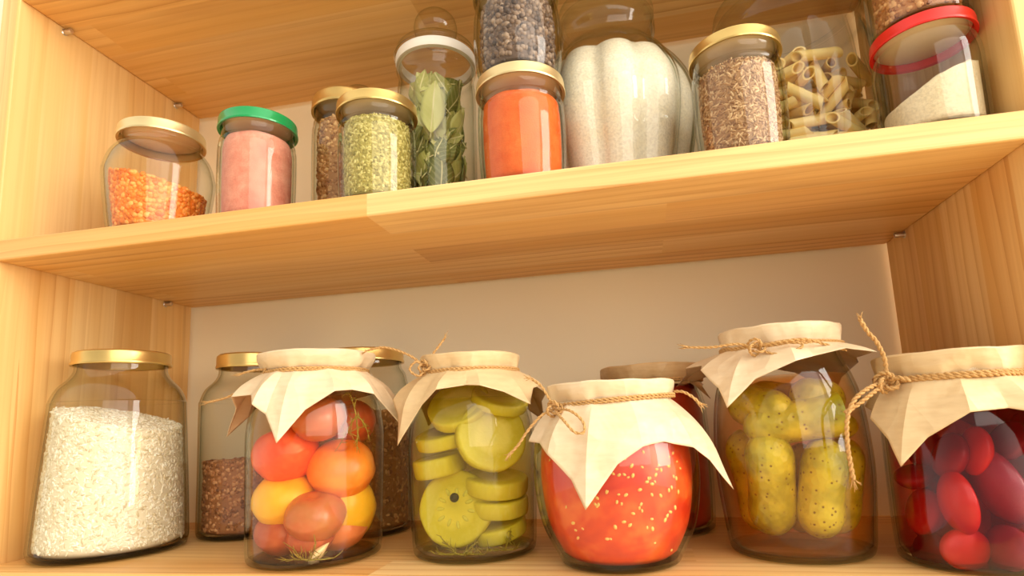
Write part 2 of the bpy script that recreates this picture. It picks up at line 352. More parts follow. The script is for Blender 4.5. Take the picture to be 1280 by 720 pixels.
def paper_cover(j, ztop, rcap, zstr, rstr, S, rot, mat, flare=(52, 18), bend=.05, bumps=(), seed=1, amp=.0045, xmax=9, skirt_k=6):
    """square sheet tied over a jar mouth: flat top, pinched neck, pleated skirt with four corner points"""
    N = 192; side = ztop - zstr; V, F, R = [], [], []
    rs = random.Random(seed); ph = [rs.uniform(0, 6.28) for _ in range(8)]
    tri = lambda x: 2 * abs(2 * (x / (2 * PI) - math.floor(x / (2 * PI) + .5))) - 1
    def pleat(a): return .55 * tri(skirt_k * a + ph[0] + .5 * math.sin(2 * a + ph[1])) + .3 * tri((skirt_k * 2 - 1) * a + ph[2] + math.sin(3 * a + ph[3])) + .15 * math.sin(23 * a + ph[4])
    rows_top, rows_side, rows_sk = 7, 6, 18
    V.append((0, 0, ztop)); R.append([0])
    prof = [(rcap * k / rows_top, ztop + .0004 - .0006 * (k / rows_top) ** 2) for k in range(1, rows_top)] + [(rcap * .985, ztop - .0003), (rcap, ztop - .0014)]
    nsid = 6
    for k in range(1, nsid + 1):
        t = k / nsid; prof.append((rcap + (rstr - rcap) * (t ** 1.6), ztop - .0022 - (side - .0022) * t))
    nt = len(prof)
    for q, (r, z) in enumerate(prof):
        row = []
        for i in range(N):
            a = rot + PI / 4 + 2 * PI * i / N; k = max(0, (q - rows_top) / nsid)
            rr = r + (pleat(a) * .0022 * min(1, k * 1.2) if q >= rows_top else 0); zz = z + (.0009 * noise.noise(Vector((r * math.cos(a) * 55, r * math.sin(a) * 55, seed))) if q < rows_top + 1 else 0)
            row.append(len(V)); V.append((rr * math.cos(a), rr * math.sin(a), zz))
        R.append(row)
    st = []
    for i in range(N):
        a = rot + PI / 4 + 2 * PI * i / N; c, s_ = math.cos(a - rot), math.sin(a - rot)
        L = max(S / max(abs(c), abs(s_)) - rcap - side, .005); a0, a1 = flare
        for (pc, pw, d0, d1, dl) in bumps:
            w = math.exp(-((((a - math.radians(pc) + PI) % (2 * PI)) - PI) / math.radians(pw)) ** 2); a0 += d0 * w; a1 += d1 * w; L *= 1 + dl * w
        st.append((a, L, a0, a1))
    # fold lines: the four corners and creases between them; flat paper facets span from one to the next
    ctl = []
    for q in range(4):
        for d, off in ((0, .35), (15 + rs.uniform(-4, 4), -.8), (33 + rs.uniform(-5, 5), .9), (50 + rs.uniform(-5, 5), -1.0), (66 + rs.uniform(-4, 4), .8), (79 + rs.uniform(-3, 3), -.6)): ctl.append((int(round((q * 90 + d) / 360 * N)) % N, off * rs.uniform(.6, 1.15)))
    cols = []
    for i, off in ctl:
        a, L, a0, a1 = st[i]; r, z = rstr, zstr; dl = L / rows_sk; col = []
        for k in range(rows_sk):
            l = (k + .5) * dl; t = min(1, l / bend); t = t * t * (3 - 2 * t)
            al = math.radians(a0 + (a1 - a0) * t); r += math.sin(al) * dl; z -= math.cos(al) * dl
            rr = r + off * amp * min(1, (l + .003) / .022); col.append(np.array((rr * math.cos(a), rr * math.sin(a), z)))
        cols.append(col)
    sk = [[None] * N for _ in range(rows_sk)]
    for q in range(len(ctl)):
        i0, i1 = ctl[q][0], ctl[(q + 1) % len(ctl)][0]; span = (i1 - i0) % N
        for s_ in range(span):
            t = s_ / span
            for k in range(rows_sk):
                x, y, z = cols[q][k] * (1 - t) + cols[(q + 1) % len(ctl)][k] * t; rr = math.hypot(x, y)
                need = j.ro(max(z, .001)) + .0014 + .0012 * noise.noise(Vector((x * 60, y * 60, z * 60 + seed)))
                rr2 = max(rr + .0009 * noise.noise(Vector((x * 45, y * 45, z * 45 + seed))), need); x, y = x * rr2 / rr, y * rr2 / rr
                if j.x + x > xmax: x = xmax - j.x
                sk[k][(i0 + s_) % N] = (x, y, z)
    for row in sk:
        R.append(list(range(len(V), len(V) + N))); V += row
    for A, B in zip(R, R[1:]):
        for i in range(N):
            jn = (i + 1) % N
            if len(A) == 1: F.append((A[0], B[i], B[jn]))
            else: F.append((A[i], B[i], B[jn], A[jn]))
    b = MB(); b.add(V, F); o = b.build('paper_cover', mat, j.root, sharp=16)
    md = o.modifiers.new('s', 'SOLIDIFY'); md.thickness = .00035; md.offset = -1
    return pleat
def twine_ring(j, zstr, rstr, turns=2, extra=(), frays=(), r=.0009, tiltx=0, seed=3):
    """twine wound round the neck; extra = polylines of world points for bow loops and loose ends"""
    b = MB(); n = 60 * turns + 1; pts = []
    for i in range(n):
        a = 2 * PI * i / 60 + 3.6; w = (i / (n - 1) - .5) * .0032 * (turns > 1)
        rr = rstr + .0022 + .0005 * math.sin(5 * a + seed)
        pts.append((rr * math.cos(a), rr * math.sin(a), zstr + w + tiltx * math.cos(a) * rr))
    twist(b, pts, r)
    o = np.array([j.x, j.y, j.z])
    for P in extra: twist(b, [np.asarray(p) - o for p in P], r)
    for p, d in frays: fray(b, np.asarray(p) - o, d)
    return b.build('twine', TWINE, j.root)
def knot(p, s=.0042):       # a small overhand knot: a few tight turns
    p = np.asarray(p); return [[p + s * np.array((math.cos(t) * (1 + .35 * math.cos(1.5 * t)), .75 * math.sin(1.5 * t), math.sin(t) * (1 + .35 * math.cos(1.5 * t)))) for t in np.linspace(0, 4 * PI, 26)]]
def front(j, u, v, rp, back=0.0, gap=.0012):
    """sphere of rp pixels seen at (u,v), just touching the inside of the jar's near wall; back = extra depth"""
    best = None
    for y in np.arange(j.y - .07, j.y + .06, .0005):
        p = at(u, v, y); r = px(rp, p); d = math.hypot(p[0] - j.x, p[1] - j.y)
        if all(d + r * q <= j.ri(max(p[2] - j.z + w * r, .002)) - gap for q, w in ((1, 0), (.8, -.6), (.8, .6), (.45, -.9))): best = y; break
    if best is None:
        best = min(np.arange(j.y - .05, j.y + .05, .0005), key=lambda y: math.hypot(at(u, v, y)[0] - j.x, at(u, v, y)[1] - j.y))
    p = at(u, v, best + back); r = px(rp, p); e = p[:2] - (j.x, j.y); d = np.linalg.norm(e)
    m = min(j.ri(max(p[2] - j.z + w * r, .002)) - gap - r * q for q, w in ((1, 0), (.8, -.6), (.8, .6)))
    if d > max(m, 0): p[:2] = np.array((j.x, j.y)) + e / d * max(m, 0)
    return p, r


# ------------------------------------------------------------------ lower shelf: grain jars
def big_prof(b, m, s, n):      # wide twist-lid jar: base, waist, shoulder, neck radii at the heights read off the photo
    return [(b * .86, 0.0), (b * .955, .0012), (b * .995, .006), (b, .017), (m, .069), (s, .128), (s * .985, .136), (s * .90, .1475), (n * 1.10, .1565), (n, .163), (n * .985, .168), (n * .985, .1795)]
rice_jar = Jar('large glass jar of white rice with gold lid beside the left pine panel', .0649, -.156, 0, big_prof(.0613, .0587, .0550, .0378), GLASS_OLD)
rice_jar.lid(.0406, .1695, .1822, GOLD)
rice_jar.fill('rice', 'white rice heaped in the large jar beside the left panel', 'rice', grain_mat('white_rice', (206, 188, 150), (240, 230, 206), (252, 247, 234), .5), .0049, .121, (.0024, .0008, .0008), 9500, sx=-.25, nz=.002)
buck_jar = Jar('half-full glass jar of buckwheat with gold lid behind the rice jar', .143, -.070, 0, big_prof(.0492, .0498, .0508, .0340), GLASS_OLD)
buck_jar.lid(.0366, .1695, .1842, GOLD)
buck_jar.fill('buckwheat', 'brown buckwheat filling the lower half of the jar behind the rice', 'buckwheat', grain_mat('brown_buckwheat', (122, 72, 38), (176, 116, 70), (214, 160, 110), .5), .0049, .074, (.0021, .0018, .0016), 2600, nz=.002)
wheat_jar = Jar('glass jar of brown grain with gold lid behind the tomato jar', .2675, -.064, 0, big_prof(.0488, .0496, .0503, .0392), GLASS_OLD)
wheat_jar.lid(.0418, .1685, .1812, GOLD)
wheat_jar.fill('grain', 'brown grain filling the jar behind the pickled tomatoes', 'grain', grain_mat('brown_grain', (112, 76, 36), (164, 120, 66), (204, 164, 104), .5), .0049, .118, (.0026, .0013, .0013), 3200, nz=.002)

# ------------------------------------------------------------------ lower shelf: preserves under paper
tomato_jar = Jar('glass jar of mixed pickled tomatoes under pale paper, in front of brown grain jar', .2816, -.174, 0, [(.044, 0), (.050, .0012), (.0525, .007), (.0533, .030), (.0545, .088), (.0540, .105), (.0505, .123), (.044, .135), (.0395, .142), (.0388, .148), (.0388, .158)], GLASS_WET)
squash_jar = Jar('glass jar of pickled squash slices under pale paper, right of tomato jar', .4109, -.1541, 0, [(.042, 0), (.0472, .0012), (.0492, .006), (.0502, .0195), (.0523, .076), (.0510, .098), (.0468, .117), (.0410, .129), (.0380, .136), (.0376, .152)], GLASS_WET)
sauce_jar = Jar('pot-bellied glass jar of tomato sauce under big pale paper cover', .5278, -.184, 0, [(.036, 0), (.0410, .0012), (.0440, .006), (.0545, .0274), (.0592, .054), (.0590, .076), (.0560, .091), (.0490, .104), (.0437, .110), (.0430, .116), (.0430, .122)])
back_sauce_jar = Jar('glass jar of red sauce under brown paper, half hidden behind sauce jar', .5600, -.060, 0, [(.041, 0), (.0455, .0015), (.0475, .008), (.0490, .045), (.0478, .101), (.0455, .118), (.0425, .128), (.0420, .142)])
cucumber_jar = Jar('large glass jar of pickled cucumbers under glossy pale paper', .6561, -.1513, 0, [(.041, 0), (.0468, .0013), (.0490, .007), (.0503, .018), (.0538, .054), (.0532, .085), (.0505, .110), (.0460, .127), (.0415, .138), (.0402, .144), (.0402, .158)], GLASS_WET)
plum_jar = Jar('glass jar of crimson stewed plums under tan paper beside the right panel', .7530, -.1840, 0, [(.036, 0), (.0408, .0012), (.0428, .006), (.0436, .028), (.0432, .079), (.0425, .098), (.0410, .110), (.0402, .116), (.0402, .130)], GLASS_WET)

def brine(j, name, label, mat, zt, z0=.0048):
    V, F = j.skin(z0, zt, gap=.0012, nz=0, rows=18, top=3)
    b = MB(); b.add(V, F); return tag(b.build(name, mat), label, 'liquid', kind='stuff')
def orient(o, p, n, spin=0.0):
    q = Vector(n).normalized().to_track_quat('Z', 'Y'); o.matrix_world = Matrix.Translation(Vector(p)) @ q.to_matrix().to_4x4() @ Matrix.Rotation(spin, 4, 'Z'); return o
def tocam(p): d = EYE - np.asarray(p); return d / np.linalg.norm(d)

# tomatoes
def tom_mat(name, a, b):
    m = NT(name); v = m.coord(); n = m.noise(v, 55, 2); n2 = m.noise(v, 240, 3)
    c = m.mix(m.ramp(n, [(.35, (0, 0, 0, 1)), (.65, (1, 1, 1, 1))]), lin(a), lin(b))
    return m.done(m.bsdf(m.mix(m.math('MULTIPLY', n2, .15), c, lin((250, 220, 160))), .28, sss=.25, sssr=(.012, .005, .002)))
TM = {k: tom_mat('tomato_skin_' + k, a, b) for k, a, b in (('red', (226, 66, 40), (244, 96, 60)), ('orange', (238, 122, 24), (248, 150, 40)), ('yellow', (244, 190, 24), (250, 206, 50)), ('brown', (176, 96, 40), (196, 92, 52)), ('dark', (158, 50, 36), (186, 72, 44)), ('rose', (206, 106, 72), (226, 132, 92)))}
def tomato(u, v, rp, kind, label, sq=.88, back=0.0, n=(0.1, -.4, 1)):
    p, r = front(tomato_jar, u, v, rp, back, .002); p[2] = max(p[2], .0058 + r * sq)
    P = smooth([(0, -sq * .96), (.3, -sq * .97), (.72, -sq * .70), (.97, -sq * .18), (1.0, sq * .12), (.9, sq * .52), (.62, sq * .86), (.3, sq * .95), (.1, sq * .86), (0, sq * .82)], 4)
    V, F = lathe([(max(a, 0) * r, b * r) for a, b in P], 40, lambda a, z: 1 + .022 * math.cos(5 * a + 1) * (z > 0))
    b = MB(); b.add(V, F); return tag(orient(b.build('pickled_tomato', TM[kind]), p, n, rng.uniform(0, 6)), label, 'tomato', 'tomatoes in the pickling jar')
tomato(351, 568, 40, 'red', 'red tomato at upper left of the jar, above a yellow one', n=(-.3, -.2, 1))
tomato(427, 587, 41, 'orange', 'bright orange tomato at upper right of the jar, in front', sq=.84, n=(.25, -.5, 1))
tomato(341, 627, 39, 'yellow', 'yellow tomato at left of the jar below the red one', back=.002)
tomato(449, 634, 39, 'yellow', 'yellow tomato at right of the jar below the orange one', sq=1.05, back=.004)
tomato(394, 646, 37, 'brown', 'brownish tomato at the middle of the jar between yellow ones', sq=.78, n=(.1, -.3, 1))
tomato(345, 690, 36, 'dark', 'dark red tomato at bottom left of the tomato jar', .74, back=.002)
tomato(388, 694, 30, 'dark', 'small dark tomato at bottom of the jar behind garlic clove', .74, back=.006)
tomato(438, 694, 36, 'rose', 'rosy tomato at bottom right of the tomato jar', sq=.72)
tomato(398, 524, 33, 'brown', 'brown tomato at top of the jar under the paper notch', sq=.8, back=.008)
tomato(349, 510, 33, 'rose', 'rosy tomato at top left of the jar under paper', back=.022)
tomato(452, 528, 30, 'dark', 'dark tomato at top right of the jar behind dill', back=.006)
p, r = front(tomato_jar, 397, 693, 14, -.001, .0008)
b = MB(); V, F = lathe([(q * r, z * r) for q, z in smooth([(0, -1.15), (.42, -1.0), (.72, -.4), (.68, .2), (.38, .8), (.14, 1.15), (0, 1.3)], 4)], 24); V = np.array(V); V[:, 1] *= .6; V[:, 0] += .22 * V[:, 2] ** 2 / r
b.add(V, F); tag(orient(b.build('garlic_clove', plain('garlic_flesh', (240, 216, 172), .35, sss=.3)), p, (.75, .1, .75)), 'pale garlic clove at the bottom of the tomato jar', 'garlic')
DILL = plain('pickled_dill', (150, 132, 40), .6)
def dill(j, u, v, L, dirs, label, back=0.0, n=9):
    p, _ = front(j, u, v, 3, back, .0012); b = MB(); o = np.array([j.x, j.y])
    def clampin(q):
        d = q[:2] - o; k = np.linalg.norm(d); m = j.ri(max(q[2] - j.z, .006)) - .001
        if k > m: q = q.copy(); q[:2] = o + d * m / k
        q[2] = max(q[2], j.z + .0062); return q
    for d in dirs:
        d = np.array(d, float); d /= np.linalg.norm(d); st = [clampin(p + d * L * t + np.array((0, 0, -.12 * L * t * t))) for t in np.linspace(0, 1, 8)]
        b.add(*tube(st, np.linspace(.0007, .0003, 8), 5))
        for k in range(n):
            q = st[1 + k % 7]; e = d * .6 + rng.normal(0, .6, 3); e /= np.linalg.norm(e)
            b.add(*tube([q, clampin(q + e * L * .2), clampin(q + e * L * .36 + rng.normal(0, .001, 3))], [.0004, .0003, .00018], 4))
    return tag(b.build('dill_sprig', DILL), label, 'dill')
dill(tomato_jar, 446, 520, .022, [(.2, -.2, -1), (-.6, 0, -.8), (.7, .3, -.5), (-.2, 0, .8)], 'feathery dill sprig at top right of the tomato jar', -.001, 14)
dill(tomato_jar, 385, 712, .022, [(-1, 0, .25), (.3, 0, 1), (1, .1, .1), (-.6, 0, .8)], 'feathery dill sprig at the bottom of the tomato jar by garlic', -.001, 12)
brine(tomato_jar, 'tomato_brine', 'amber brine around the tomatoes in their jar', liquid('amber_brine', (.96, .68, .12), 22, (236, 150, 60), .06), .128)

# squash slices
def squash_mat():
    m = NT('pickled_squash'); v = m.coord(); s = m.n('ShaderNodeSeparateXYZ', {0: v})
    r = m.math('SQRT', m.math('ADD', m.math('POWER', s.outputs[0], 2.0), m.math('POWER', s.outputs[1], 2.0)))
    n = m.noise(v, 150, 3); n2 = m.noise(m.vec(v, (1, 1, .3)), 420, 2)
    c = m.ramp(m.math('ADD', m.math('MULTIPLY', r, 28.0), m.math('MULTIPLY', m.math('SUBTRACT', n, .5), .16)), [(0, lin((226, 214, 104))), (.34, lin((236, 222, 118))), (.50, lin((214, 200, 66))), (.74, lin((220, 206, 76))), (.90, lin((190, 176, 42))), (1, lin((128, 120, 20)))])
    c = m.mix(m.math('MULTIPLY', m.math('SUBTRACT', n2, .5, True), .8), c, lin((238, 232, 150)))
    return m.done(m.bsdf(c, .22, normal=m.bump(n2, .25, .001), sss=.2, sssr=(.008, .007, .002)))
SQM = squash_mat(); SEEDM = plain('squash_seed', (222, 214, 128), .4, sss=.2); PEPPER = plain('black_peppercorn', (52, 36, 28), .6)
def squash(u, v, rp, y, nrm, label, th=.0085, seeds=False, ov=1.0):
    p = at(u, v, y); r = px(rp, p); nz = abs(Vector(nrm).normalized().z); p[2] = max(p[2], .0068 + r * math.sqrt(1 - nz * nz) + th * .5 * nz)
    P = [(0, -th / 2), (r * .9, -th / 2), (r * .965, -th * .46), (r * .99, -th * .34), (r, 0), (r * .99, th * .34), (r * .965, th * .46), (r * .9, th / 2), (r * .55, th * .49), (r * .3, th * .46), (0, th * .46)]
    b = MB(); V, F = lathe(P, 48, lambda a, z: 1 + .012 * math.sin(3 * a + rp) + .008 * math.sin(7 * a)); V = np.array(V); V[:, 1] *= ov
    b.add(V, F); o = tag(orient(b.build('squash_slice', SQM), p, nrm, rp), label, 'squash slice', 'squash slices in the pickling jar')
    if seeds:
        for k in range(11):
            a = 2 * PI * k / 11 + .2; e, Fe = ell(10, 7); rr = r * (.40 + .05 * (k % 2)); q = e * (r * .11, r * .05, .0011)
            q = np.stack([rr * math.cos(a) + q[:, 0] * math.cos(a) - q[:, 1] * math.sin(a), rr * math.sin(a) + q[:, 0] * math.sin(a) + q[:, 1] * math.cos(a), q[:, 2] + th * .49], 1)
            sb = MB(); sb.add(q, Fe); sb.build('seed', SEEDM, o)
    return o, p, r
d0 = tocam((.40, -.18, .03))
squash(571, 650, 47, -.1710, d0 + (-.26, 0, .10), 'big squash slice at the lower left, seeds and a peppercorn on it', .009, True)
squash(614, 545, 45, -.1710, d0 + (.26, 0, .10), 'round pale squash slice facing out at upper right of the jar', .010)
squash(574, 508, 40, -.1660, (-.05, -.62, .62), 'tilted squash slice at the top left under the paper flap', .010)
squash(624, 500, 36, -.158, (.3, -.3, .8), 'squash slice at top right tucked behind the round pale one', .009)
squash(557, 546, 37, -.160, (-.12, -.28, .95), 'flat squash slice lying at left below the tilted one', .011)
squash(550, 581, 33, -.160, (-.15, -.12, .97), 'thick squash slice lying at the left, edge outward, above the big front slice', .015)
squash(620, 604, 40, -.155, (.12, -.18, .97), 'upper flat squash slice in the right-hand stack', .013)
squash(623, 630, 38, -.155, (.05, -.15, .98), 'middle flat squash slice in the right-hand stack', .013)
squash(624, 668, 35, -.155, (-.15, -.22, .95), 'lowest squash slice on the right near the jar bottom', .011)
p = at(568, 622, -.1815); b = MB(); e, F = ell(14, 10); b.add(e * .0036, F); o = b.build('peppercorn', PEPPER); o.location = p; tag(o, 'black peppercorn stuck on the big front squash slice', 'peppercorn')
dill(squash_jar, 575, 698, .020, [(-1, 0, .2), (1, 0, .2), (.5, 0, .5), (-.5, 0, .6)], 'dark dill sprig at the bottom of the squash jar', 0, 12)
dill(squash_jar, 630, 693, .020, [(1, .2, .2), (-1, 0, .3), (.2, 0, .6)], 'second dill sprig at bottom right of the squash jar', 0, 12)
brine(squash_jar, 'squash_brine', 'yellow green brine around the squash slices', liquid('olive_brine', (.86, .80, .05), 26, (190, 180, 40), .07), .122)

# tomato sauce and seeds
def sauce_mat(name, a, b, c):
    m = NT(name); v = m.coord(); n = m.noise(v, 26, 3, .55, .6); n2 = m.noise(v, 120, 3)
    q = m.ramp(m.math('ADD', m.math('MULTIPLY', n, .8), m.math('MULTIPLY', n2, .2)), [(.36, lin(a)), (.5, lin(b)), (.66, lin(c))])
    return m.done(m.bsdf(q, .35, normal=m.bump(n2, .2, .001), sss=.3, sssr=(.015, .005, .002)))
V, F = sauce_jar.skin(.0048, .112, gap=.003, nz=.001)
b = MB(); b.add(V, F); sauce = tag(b.build('tomato_sauce', sauce_mat('tomato_pulp', (190, 34, 14), (214, 64, 20), (232, 112, 46))), 'orange red tomato sauce with pale seeds in the pot-bellied jar', 'tomato sauce', kind='stuff')
SEED = plain('tomato_seed', (242, 184, 92), .4, sss=.3)
e, Fe = ell(8, 6)
for k in range(96):
    u, v = rng.normal(765, 48), rng.normal(625, 48)
    if rng.random() < .35: u, v = rng.normal(820, 22), rng.normal(600, 30)
    if not (672 < u < 866 and 545 < v < 690): continue
    q, _ = front(sauce_jar, u, v, 1, .0, .0006); nn = np.array([q[0] - sauce_jar.x, q[1] - sauce_jar.y, 0]); nn /= np.linalg.norm(nn)
    if np.dot(nn, tocam(q)) < .15: continue
    rr = sauce_jar.ri(q[2] - sauce_jar.z, .0029); q = np.array([sauce_jar.x + nn[0] * rr, sauce_jar.y + nn[1] * rr, q[2]])
    a = rng.uniform(0, PI); t1 = np.array([-nn[1], nn[0], 0]) * math.cos(a) + np.array([0, 0, 1]) * math.sin(a); t2 = np.cross(nn, t1); sz = rng.uniform(.5, .85)
    b = MB(); b.add(q + sz * (e[:, :1] * .0021 * t1 + e[:, 1:2] * .0014 * t2 + e[:, 2:] * .0007 * nn), Fe); b.build('seed', SEED, sauce)
V, F = back_sauce_jar.skin(.0048, .128, gap=.0018)
b = MB(); b.add(V, F); tag(b.build('red_sauce', sauce_mat('red_pulp', (160, 28, 14), (190, 42, 20), (208, 70, 34))), 'red sauce in the jar half hidden at the back', 'sauce', kind='stuff')

# cucumbers
def cuke_mat():
    m = NT('pickled_cucumber_skin'); v = m.coord(); n = m.noise(v, 60, 3); w = m.n('ShaderNodeTexVoronoi', {'Vector': v, 'Scale': 210.0}).outputs[0]
    c = m.mix(m.ramp(n, [(.35, (0, 0, 0, 1)), (.65, (1, 1, 1, 1))]), lin((146, 152, 24)), lin((206, 206, 60)))
    c = m.mix(m.ramp(w, [(.12, (1, 1, 1, 1)), (.22, (0, 0, 0, 1))]), c, lin((120, 104, 20)))
    return m.done(m.bsdf(c, .28, normal=m.bump(w, .35, .002), sss=.12, sssr=(.006, .005, .001)))
CUKE = cuke_mat(); FLESH = plain('cucumber_flesh', (214, 206, 90), .3, sss=.2)
def cucumber(a, b_, rp, label, cut=False, bend=.002, back=0.0):
    A, r = front(cucumber_jar, *a, rp, back, .001); B, _ = front(cucumber_jar, *b_, rp, back, .001); ax = (B - A) / np.linalg.norm(B - A)
    A = A - ax * r * .6; B = B + ax * r * .6; lo = cucumber_jar.z + .0062
    A[2] = max(A[2], lo + (r * .4 if abs(ax[2]) > .6 else r)); B[2] = max(B[2], lo + (r * .4 if abs(ax[2]) > .6 else r)); n = 26; pts, rad = [], []
    for k in range(n):
        t = k / (n - 1); pts.append(A + (B - A) * t + np.array((bend, 0, 0)) * math.sin(PI * t)); q = min(t, 1 - t) * np.linalg.norm(B - A) / (r * 1.25)
        if cut and t > .5: q = 2
        rad.append(r * (math.sqrt(max(1 - (1 - min(q, 1)) ** 2, .012)) * (.97 + .03 * math.sin(9 * t))))
    b = MB(); V, F = tube(pts, rad, 20); b.add(V, F[:-1] if cut else F)
    if cut: b.add(V[-20:], [tuple(range(20))], 1)
    return tag(b.build('pickled_cucumber', [CUKE, FLESH]), label, 'cucumber', 'cucumbers in the pickling jar')
cucumber((958, 556), (969, 700), 30, 'plump upright pickled cucumber at the middle left, facing out')
cucumber((1036, 566), (1032, 706), 29, 'upright pickled cucumber right of the plump middle one', bend=-.002)
cucumber((916, 552), (930, 690), 24, 'narrow upright cucumber at the left edge of the jar', back=.006)
cucumber((1080, 560), (1074, 694), 25, 'narrow upright cucumber at the right edge of the jar', back=.010)
cucumber((1000, 570), (1004, 672), 27, 'upright cucumber in shade behind the two front ones', back=.032)
cucumber((945, 570), (950, 660), 26, 'upright cucumber hidden deep at the back left of the jar', back=.050)
cucumber((1050, 560), (1048, 660), 26, 'upright cucumber hidden deep at the back right of the jar', back=.050)
cucumber((912, 505), (972, 517), 27, 'cucumber lying across at the top left under paper', bend=0, back=.006)
cucumber((946, 534), (1034, 520), 27, 'cucumber with a cut pale end lying below the paper', True, 0, .001)
cucumber((1005, 496), (1060, 498), 26, 'cucumber lying across at the top right under paper', bend=0, back=.012)
cucumber((1054, 530), (1068, 534), 20, 'cucumber tucked under the right top cucumber', bend=0, back=.008)
cucumber((930, 500), (1040, 505), 24, 'cucumber lying across at the back of the jar top', bend=0, back=.045)
brine(cucumber_jar, 'cucumber_brine', 'orange amber brine around the cucumbers', liquid('deep_amber_brine', (.97, .60, .0), 23, (246, 146, 10), .10), .126)

# plums
def plum_mat(name, a, b):
    m = NT(name); n = m.noise(m.coord(), 50, 3)
    return m.done(m.bsdf(m.mix(m.ramp(n, [(.35, (0, 0, 0, 1)), (.65, (1, 1, 1, 1))]), lin(a), lin(b)), .25, sss=.25, sssr=(.012, .003, .003)))
PL = {'red': plum_mat('stewed_plum_red', (190, 24, 20), (214, 48, 30)), 'deep': plum_mat('stewed_plum_deep', (122, 10, 26), (150, 18, 32)), 'mauve': plum_mat('stewed_plum_mauve', (140, 40, 66), (160, 56, 80))}
def plum(u, v, rp, kind, label, sc=(1, .72, 1.3), lean=(0, 0, 1), back=0.0):
    p, r = front(plum_jar, u, v, rp, back, .002); e, F = ell(28, 18); e = e.copy(); e[:, 1] = np.where(e[:, 1] > 0, e[:, 1] * .45, e[:, 1]); b = MB()
    b.add(e * np.array(sc) * r * (1 - .10 * e[:, 2:]) * np.array((1, 1, 1)), F); return tag(orient(b.build('stewed_plum', PL[kind]), p, lean, 0.3), label, 'plum', 'plums in the crimson jar')
plum(1249, 602, 33, 'mauve', 'large mauve oval plum at the right of the jar', (1, .8, 1.5), (-.35, 0, 1))
plum(1199, 624, 26, 'red', 'bright red pointed plum at the middle of the jar', (1, .8, 1.5), (-.1, 0, 1))
plum(1150, 636, 26, 'red', 'red plum at the left below the paper tip', (1, .8, 1.1), (.3, 0, 1))
plum(1144, 592, 22, 'deep', 'dark plum at upper left of the jar', (1, .8, 1.0), (1, 0, .3), .003)
plum(1186, 566, 24, 'deep', 'dark plum under the paper notch', (1, .8, 1.2), (.4, 0, 1), .006)
plum(1218, 560, 22, 'red', 'red plum high in the jar beside the notch', (1, .8, 1.4), (.2, 0, 1), .006)
plum(1262, 548, 24, 'mauve', 'mauve plum at top right of the jar under paper', (1, .8, 1.1), (.6, 0, 1), .003)
plum(1208, 684, 27, 'red', 'red plum low in the middle of the jar', (1.2, .8, .95), (0, 0, 1))
plum(1158, 686, 24, 'deep', 'dark plum at bottom left of the jar', (1.2, .8, .9), (.2, 0, 1), .002)
plum(1258, 682, 28, 'mauve', 'mauve plum at the bottom right of the jar', (1.1, .8, 1.0), (.2, 0, 1))
plum(1285, 640, 24, 'red', 'red plum at the far right side of the jar', (1, .8, 1.2), (.2, 0, 1), .003)
for q, (u, v, kd) in enumerate(((1160, 560, 'deep'), (1205, 600, 'deep'), (1250, 640, 'deep'), (1165, 650, 'deep'), (1215, 645, 'red'), (1285, 590, 'deep'), (1290, 690, 'deep'), (1180, 610, 'deep'))):
    plum(u, v, 25, kd, 'dark plum deep inside the jar behind the front plums', (1.1, .9, 1.1), (.2 * (q % 3) - .2, 0, 1), .026 + .008 * (q % 3))
brine(plum_jar, 'plum_syrup', 'crimson syrup around the plums', liquid('crimson_syrup', (.88, .0, .05), 46, (150, 4, 20), .15), .112)

# paper covers and twine
def K(u, v, y): return at(u, v, y)
paper_cover(tomato_jar, .1650, .0478, .1505, .0400, .0900, math.radians(-82 - 45), PAPER_W, (58, 16), .05, [(-82, 26, -14, 0, .0), (8, 30, -8, 6, -.06), (188, 30, 0, 6, 0), (98, 30, -14, -8, -.45)], 2)
twine_ring(tomato_jar, .1500, .0398, 2, [[K(338, 463, -.2), K(322, 462, -.205), K(308, 465, -.207), K(299, 468, -.207)], [K(338, 464, -.2), K(312, 480, -.206), K(285, 496, -.207), K(258, 503, -.205)]] + knot(K(338, 463, -.203), .0036),
           [(K(300, 468, -.207), (-1, 0, -.05)), (K(259, 503, -.205), (-1, 0, 0))])
paper_cover(squash_jar, .1575, .0418, .1440, .0388, .0800, math.radians(-131 - 45), PAPER_T, (62, 24), .05, [(-131, 28, -12, -14, .12), (-41, 30, 4, 16, -.12)], 5)
twine_ring(squash_jar, .1440, .0386, 2, [[K(531, 458, -.185), K(515, 446, -.187), K(497, 438, -.187), K(478, 434, -.187), K(460, 438, -.187)], [K(531, 458, -.185), K(540, 444, -.188), K(549, 432, -.188), K(555, 424, -.187)], [K(531, 458, -.185), K(520, 452, -.19), K(512, 462, -.19), K(524, 470, -.19), K(532, 460, -.186)]] + knot(K(531, 458, -.187), .0038),
           [(K(555, 424, -.187), (.5, 0, 1)), (K(460, 438, -.187), (-1, 0, -.3))])
paper_cover(sauce_jar, .1270, .0470, .1135, .0438, .0955, math.radians(-102 - 45), PAPER_W, (46, 14), .055, [(-102, 30, -6, 0, .0), (-12, 30, 2, 6, .0), (-55, 16, -16, -10, -.1), (168, 30, -10, -6, -.42)], 8, amp=.003)
